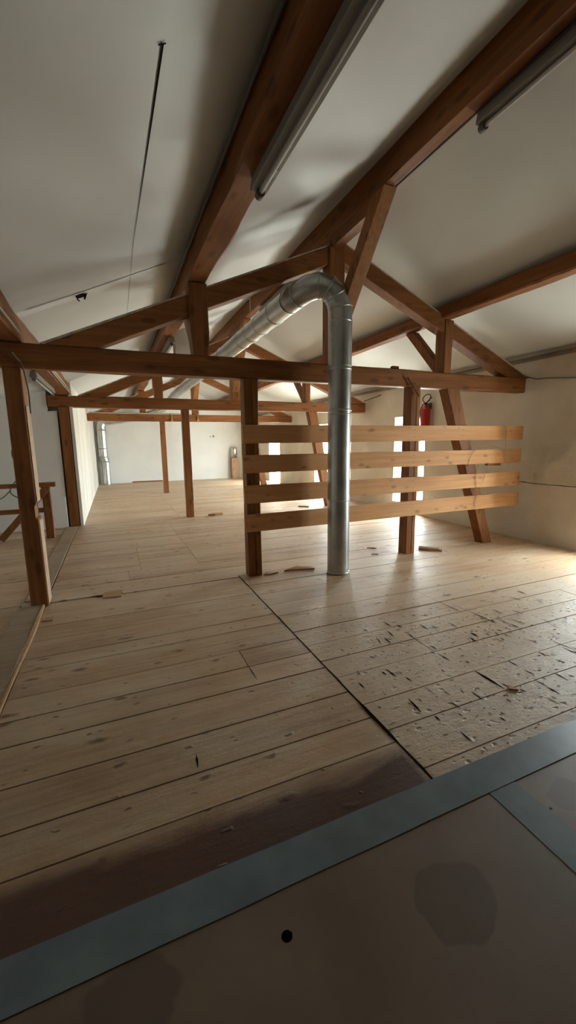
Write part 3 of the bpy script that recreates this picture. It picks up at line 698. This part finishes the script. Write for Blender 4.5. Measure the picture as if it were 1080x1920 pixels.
# ---------------------------------------------------------------- fire extinguisher
EX, EY = 5.335, 6.08
t = root('fire_extinguisher', 'red fire extinguisher hanging on the right wall beside the window, above the rail', 'fire extinguisher', (EX, EY, 1.66))
bm = B(); prof = [(.03, 1.66), (.078, 1.665), (.085, 1.69), (.085, 1.98), (.08, 2.02), (.06, 2.055), (.032, 2.075), (.03, 2.09)]
tube(bm, [(EX, EY, z) for r, z in prof], [r for r, z in prof], 28); part('cylinder', bm, M['red'], t)
bm = B(); tube(bm, [(EX, EY, 2.085), (EX, EY, 2.13)], [.03, .022], 12); v_ = part('valve', bm, M['black'], t)
bm = B(); beam(bm, (EX, EY+.02, 2.12), (EX, EY-.15, 2.215), .022, .01, ch=.002, jit=0); part('lever', bm, M['black'], t)
bm = B(); beam(bm, (EX, EY+.02, 2.115), (EX, EY-.15, 2.115), .022, .01, ch=.002, jit=0); part('handle', bm, M['black'], t)
bm = B(); tube(bm, curve_pts([(EX, EY+.02, 2.12), (EX-.02, EY+.07, 2.20), (EX-.02, EY-.02, 2.27), (EX-.02, EY-.13, 2.25), (EX-.02, EY-.10, 2.16), (EX-.03, EY+.04, 2.10), (EX-.04, EY+.10, 1.98), (EX-.02, EY+.10, 1.78)], 6), .009, 8); part('hose', bm, M['black'], t)
bm = B(); box(bm, EX+.05, XW-.001, EY-.03, EY+.03, 2.02, 2.12, .004); part('bracket', bm, M['cable'], t)

# ---------------------------------------------------------------- string looped over the rail
YS = 4.062
bm = B()
tube(bm, curve_pts([(4.98, YS+.04, 1.64), (4.98, YS, 1.60), (4.985, YS, 1.45), (4.99, YS, 1.33), (5.03, YS-.004, 1.26), (5.055, YS-.006, 1.18), (5.04, YS+.01, 1.11)], 6), .003, 6)
tube(bm, curve_pts([(5.045, YS+.01, 1.10), (4.99, YS-.006, 1.14), (4.96, YS-.006, 1.22), (4.93, YS-.004, 1.30), (4.88, YS, 1.335)], 6), .003, 6)
tube(bm, curve_pts([(5.0, YS+.01, 1.10), (5.0, YS-.006, 1.18), (4.985, YS-.004, 1.27), (4.95, YS, 1.34)], 6), .003, 6)
tube(bm, curve_pts([(5.10, YS+.01, 1.10), (5.10, YS-.005, 1.2), (5.08, YS, 1.33)], 6), .003, 6)
tube(bm, curve_pts([(4.90, YS-.002, 1.335), (4.75, YS-.004, 1.36), (4.55, YS-.006, 1.345), (4.40, YS-.006, 1.30), (4.33, YS-.006, 1.20), (4.32, YS+.01, 1.10)], 6), .003, 6)
tube(bm, curve_pts([(4.52, YS+.02, 1.12), (4.49, YS+.01, 1.02), (4.46, YS-.006, .94), (4.48, YS-.006, .82), (4.50, YS-.002, .72), (4.49, YS-.006, .66), (4.46, YS-.006, .60), (4.49, YS-.004, .55)], 6), .0035, 6)
tube(bm, curve_pts([(4.70, YS+.02, 1.13), (4.68, YS+.01, 1.06), (4.64, YS-.004, .99), (4.60, YS+.0, .9)], 5), .0025, 6)
single('string', bm, M['string'], 'thin pale string looped over the right end of the rail boards', 'string')
bm = B(); beam(bm, (4.71, 4.12, 1.12), (4.96, 4.12, 1.115), .05, .045, ch=.006, jit=.002); single('wood_block', bm, M['beam_x'], 'small dark wood block tied behind the rail near its right end', 'wood block')
bm = B(); beam(bm, (3.285, 4.075, 2.19), (3.455, 4.062, 1.985), .018, .02, upv=(0, 1, 0), ch=.003, jit=.001, step=.05); single('wood_stick', bm, M['beam_z'], 'thin stick hanging slantwise from the tie beam over the right doubled post', 'stick')
bm = B(); box(bm, 3.11, 3.20, 4.13, 4.19, 2.286, 2.325, .008); single('wood_offcut', bm, M['beam_x'], 'tiny dark offcut lying on top of the nearest tie beam', 'wood offcut')
bm = B(); beam(bm, (5.30, 8.06, 2.34), (5.42, 7.6, 2.43), .02, .02, ch=.003, jit=.001); single('wood_stick', bm, M['cable'], 'thin stick jutting from the right end of the middle tie beam', 'stick')

# ---------------------------------------------------------------- left bay: trestle, sill, hanging cable
t = root('trestle', 'rough brown timber trestle in the left bay, partly behind the near left post', 'trestle', (-1.6, 7.3, 0))
bm = B(); beam(bm, (-2.45, 7.3, .842), (-.885, 7.3, .842), .11, .065, ch=.006, seed=51); part('top_rail', bm, M['beam_x'], t)
for x_ in (-2.3, -1.025):
    bm = B(); beam(bm, (x_, 7.3, .0), (x_, 7.3, .809), .115, .09, upv=(0, 1, 0), ch=.006, seed=52); part('leg', bm, M['beam_z'], t)
bm = B(); beam(bm, (-2.24, 7.31, .445), (-1.085, 7.31, .445), .05, .07, ch=.005, seed=53); part('cross_rail', bm, M['beam_x'], t)
bm = B(); beam(bm, (-1.68, 7.25, .03), (-1.0, 7.25, .80), .04, .10, upv=(0, 0, 1), ch=.005, seed=54); part('diagonal_brace', bm, M['beam_z'], t)
bm = B(); box(bm, -.88, -.70, 4.298, 8.085, -.02, .006, .003); single('sill_board', bm, M['grey_wood'], 'long worn board along the left posts, between the near post and the next', 'board', 'sill boards along the left post line')
bm = B()
beam(bm, (-.79, YB+.02, -.004), (-.79, 4.092, -.004), .205, .05, ch=.012, jit=.006, step=.08, seed=61)
bm2 = B(); beam(bm2, (-.688, YB+.02, .0), (-.688, 4.08, .004), .012, .05, ch=.002, jit=.006, step=.06, seed=62)
t = root('sill_board', 'worn board with a pale splintered edge, running towards the camera from the near left post', 'board', (-.79, 1.2, 0), 'sill boards along the left post line')
part('board', bm, M['grey_wood'], t); part('splintered_edge', bm2, M['scrap'], t, 'pale splintered edge')
Yc = 7.95
bm = B(); tube(bm, curve_pts([(-1.42, Yc, 1.56), (-1.50, Yc, 1.46), (-1.54, Yc, 1.30), (-1.48, Yc, 1.15), (-1.38, Yc, 1.05), (-1.42, Yc, .95), (-1.55, Yc, .85), (-1.62, Yc-.05, .70), (-1.50, Yc-.08, .60), (-1.35, Yc-.1, .66)], 6), .010, 8)
tube(bm, curve_pts([(-1.62, Yc, .72), (-1.75, Yc, .60), (-1.9, Yc, .55)], 6), .008, 8)
tube(bm, curve_pts([(-1.42, Yc, 1.56), (-1.40, Yc+.08, 1.60), (-1.38, 8.13, 1.6)], 4), .009, 8)
single('hanging_cable', bm, M['cable'], 'dark cable drooping in loops on the wall behind the near left post', 'cable')

# boxed shaft under the left slope, beyond the first truss
bm = B(); prism_y(bm, [(1.08, 2.62), (1.42, 2.62), (1.42, ceil_z(1.42)-.0), (1.08, ceil_z(1.08)-.0)], 7.35, 7.6, .006)
single('boxed_shaft', bm, M['ceiling_end'], 'small white boxed shaft under the left roof slope, seen between the first and second truss', 'boxed shaft')
# torn spot in the ceiling
bm = B()
zc = ceil_z(-.156)-.012
for (a, b, c) in (((-.20, 4.13), (-.10, 4.12), (-.12, 4.20)), ((-.20, 4.13), (-.12, 4.20), (-.185, 4.19))):
    bm.faces.new([bm.verts.new((x, y, ceil_z(x)-.014)) for x, y in (a, b, c)])
tube(bm, [(-.19, 4.14, zc-.005), (-.185, 4.13, zc-.04), (-.17, 4.125, zc-.05)], .006, 6); tube(bm, [(-.12, 4.15, zc+.01), (-.13, 4.12, zc-.03)], .008, 6)
single('ceiling_hook', bm, M['gap_and_shade'], 'small dark hook and torn spot in the left roof lining', 'hook')

# ---------------------------------------------------------------- end wall bits
t = root('boxed_pipe_stub', 'bright steel pipe stub standing in a narrow wooden box against the end wall', 'pipe', (4.58, 16.48, 0))
bm = B(); box(bm, 4.43, 4.73, 16.37, YE-.002, .001, .84, .008); part('wooden_box', bm, M['pale_wood'], t)
bm = B(); tube(bm, [(4.56, 16.46, .84), (4.56, 16.46, 1.2), (4.56, 16.46, 1.26), (4.56, 16.46, 1.28)], [.125, .125, .11, .05], 24); part('pipe', bm, M['zinc_bright'], t)
bm = B(); prism_y(bm, [(3.70, 1.74), (3.80, 1.76), (3.77, 1.66)], YE-.006, YE-.001); 
single('plaster_chip', bm, M['cable'], 'larger dark chipped mark in the white plaster of the end wall', 'chip')
bm = B(); prism_y(bm, [(3.60, 1.70), (3.64, 1.74), (3.655, 1.68)], YE-.006, YE-.001); single('plaster_chip', bm, M['cable'], 'smaller dark chipped mark in the end wall, just left of the larger one', 'chip')
cable('wall_cable', [(-.565, 16.0, 2.2), (-.57, 16.0, 1.6), (-.56, 16.02, 1.0), (-.57, 16.0, .5)], .02, M['cable'], 'dark cable running down the corner beside the far duct')

# ---------------------------------------------------------------- scraps on the floor
def scrap(poly, z1, label, tilt=0, group='wood scraps on the floor'):
    bm = B(); z0 = .002
    a = [bm.verts.new((x, y, z0)) for x, y in poly]; b = [bm.verts.new((x+.003, y, z1+tilt*i)) for i, (x, y) in enumerate(poly)]
    n = len(poly); bm.faces.new(a[::-1]); bm.faces.new(b)
    for i in range(n): bm.faces.new((a[i], a[(i+1) % n], b[(i+1) % n], b[i]))
    return single('wood_scrap', bm, M['scrap'], label, 'wood scrap', group)
scrap([(1.68, 4.12), (1.80, 4.10), (2.02, 4.03), (1.99, 4.10), (1.90, 4.14), (1.87, 4.20), (1.83, 4.15)], .014, 'star-shaped splinter of wood on the floor between the left doubled post and the duct', .003)
scrap([(1.43, 4.10), (1.50, 4.07), (1.60, 4.10), (1.46, 4.15)], .012, 'short wood chip at the foot of the left doubled post')
scrap([(3.70, 4.24), (3.90, 4.08), (3.86, 4.03), (3.66, 4.19)], .045, 'flat wood block on the floor right of the right doubled post', -.006)
scrap([(3.74, 4.10), (3.88, 4.00), (3.93, 4.05), (3.80, 4.15)], .02, 'thin offcut lying against the flat wood block on the floor', .002)
scrap([(-.21, 4.09), (-.04, 4.07), (-.03, 4.26), (-.20, 4.24)], .008, 'square pale patch of wood let into the floor under the nearest tie beam')
scrap([(1.66, 8.10), (1.78, 8.04), (1.95, 8.06), (1.96, 8.11), (1.80, 8.10)], .03, 'dark splinter on the floor just right of the bare middle post', .004)
scrap([(3.75, 8.3), (3.93, 8.12), (3.97, 8.2), (3.83, 8.34)], .03, 'small offcut on the bright floor seen under the third rail board')
scrap([(2.97, 4.28), (3.05, 4.24), (3.04, 4.27)], .012, 'tiny chip on the floor just beyond the duct foot')
scrap([(3.10, 4.58), (3.2, 4.5), (3.2, 4.55)], .012, 'tiny chip on the floor under the rail, midway to the right post')
scrap([(-.66, 3.73), (-.58, 3.72), (-.57, 3.79), (-.64, 3.80)], .010, 'dark chip beside the sill just in front of the near left post')
scrap([(2.02, 1.50), (2.06, 1.47), (2.05, 1.53)], .014, 'dark crumb of bark in the middle of the scuffed boards')
# loose splinters and crumbs, too many to count
bm = B()
rnd = random.Random(5)
def crumb(x, y, s):
    a = rnd.random()*PI; L_ = s*rnd.uniform(1, 3.2); w = s*rnd.uniform(.4, .9); h = s*rnd.uniform(.25, .6)
    ca, sa = math.cos(a), math.sin(a)
    q = [bm.verts.new((x+u*ca-v*sa, y+u*sa+v*ca, .0015)) for u, v in ((-L_, -w), (L_, -w*.5), (L_*.7, w), (-L_*.8, w*.7))]
    tp = bm.verts.new((x+rnd.uniform(-.3, .3)*L_, y, .002+h))
    bm.faces.new(q)
    for i in range(4): bm.faces.new((q[i], q[(i+1) % 4], tp))
for k in range(420):
    x = rnd.gauss(2.3, .75); y = rnd.gauss(2.0, .55)
    if 1.2 < x < 5.2 and 1.2 < y < 3.6: crumb(x, y, rnd.uniform(.002, .007))
for k in range(160): crumb(rnd.uniform(-.5, 5.1), rnd.uniform(2.5, 9), rnd.uniform(.002, .005))
for k in range(60): crumb(rnd.uniform(3.5, 5.3), rnd.uniform(3.4, 4.4), rnd.uniform(.002, .006))
o = single('sawdust_crumbs', bm, M['scrap'], 'scattered splinters and crumbs on the scuffed floorboards', 'debris'); o['kind'] = 'stuff'

# ---------------------------------------------------------------- hardboard and tape in the foreground
def sheet(x0, x1, label, hole=None):
    t = root('hardboard_sheet', label, 'floor sheet', ((x0+x1)/2, (YB+1.1)/2, 0), 'hardboard sheets in the foreground')
    bm = B()
    if hole:
        hx, hy, r = hole; n = 24; zt = .0045
        rim = [bm.verts.new((hx+(r*(1+.18*noise.noise(Vector((k*.7, 1, 0)))))*math.cos(2*PI*k/n), hy+r*.95*math.sin(2*PI*k/n), zt)) for k in range(n)]
        out = []
        for k in range(n):
            a = 2*PI*k/n; c, s = math.cos(a), math.sin(a)
            tx = ((x1-hx)/c if c > 1e-6 else ((x0-hx)/c if c < -1e-6 else 1e9)); ty = ((1.10-hy)/s if s > 1e-6 else ((YB+.02-hy)/s if s < -1e-6 else 1e9)); q = min(tx, ty)
            out.append(bm.verts.new((hx+c*q, hy+s*q, zt)))
        for k in range(n): bm.faces.new((rim[k], out[k], out[(k+1) % n], rim[(k+1) % n]))
        for cx_, cy_ in ((x0, YB+.02), (x1, YB+.02), (x1, 1.10), (x0, 1.10)):
            best = min(range(n), key=lambda k: (Vector((out[k].co.x, out[k].co.y))-Vector((cx_, cy_))).length + (Vector((out[(k+1) % n].co.x, out[(k+1) % n].co.y))-Vector((cx_, cy_))).length)
            bm.faces.new((out[best], bm.verts.new((cx_, cy_, zt)), out[(best+1) % n]))
        lo = [bm.verts.new(v.co+Vector((0, 0, -.022))+(Vector((hx, hy, zt))-v.co)*.25) for v in rim]
        for k in range(n): f = bm.faces.new((rim[k], rim[(k+1) % n], lo[(k+1) % n], lo[k])); f.material_index = 1
        f = bm.faces.new(lo); f.material_index = 1
    else: box(bm, x0, x1, YB+.02, 1.10, -.02, .0045, .001)
    part('sheet', bm, [M['sheet'], M['gap_and_shade']], t)
    return t
s1 = sheet(XL+.02, 1.398, 'brown hardboard sheet with a knocked-in hole, filling the bottom of the photo', (.362, .907, .017))
s2 = sheet(1.402, XW-.03, 'brown hardboard sheet at the bottom right, right of the cross strip of tape')
bm = B(); tube(bm, [(1.49, .882, .0042), (1.49, .882, .0062)], [.005, .004], 10); part('screw', bm, M['black'], s2)
def tape(x0, x1, y0, y1, z, label, along):
    bm = B(); n = 40; A_, B_ = [], []
    for i in range(n+1):
        t_ = i/n; j = .0022*noise.noise(Vector((i*.9, z*900, 0))); zz = z+.0006*noise.noise(Vector((i*.6, 3, z*500)))
        if along == 'x': x = x0+(x1-x0)*t_; A_.append((x, y0+j, zz)); B_.append((x, y1-j, zz))
        else: y = y0+(y1-y0)*t_; A_.append((x0+j, y, zz)); B_.append((x1-j, y, zz))
    a = [bm.verts.new(p) for p in A_]; b = [bm.verts.new(p) for p in B_]
    a2 = [bm.verts.new((p[0], p[1], p[2]-.0008)) for p in A_]; b2 = [bm.verts.new((p[0], p[1], p[2]-.0008)) for p in B_]
    for i in range(n):
        bm.faces.new((a[i], a[i+1], b[i+1], b[i])); bm.faces.new((a2[i], b2[i], b2[i+1], a2[i+1])); bm.faces.new((a[i], a2[i], a2[i+1], a[i+1])); bm.faces.new((b[i], b[i+1], b2[i+1], b2[i]))
    bm.faces.new((a[0], b[0], b2[0], a2[0])); bm.faces.new((a[-1], a2[-1], b2[-1], b[-1]))
    return single('tape_strip', bm, M['tape'], label, 'tape', 'blue-grey tape strips over the sheet joints')
tape(1.325, 1.472, YB+.05, 1.05, .0062, 'blue-grey tape strip branching off towards the bottom right between the two hardboard sheets', 'y')
tape(XL+.05, XW-.04, 1.030, 1.178, .0078, 'long blue-grey tape strip dividing the floorboards from the hardboard sheets', 'x')
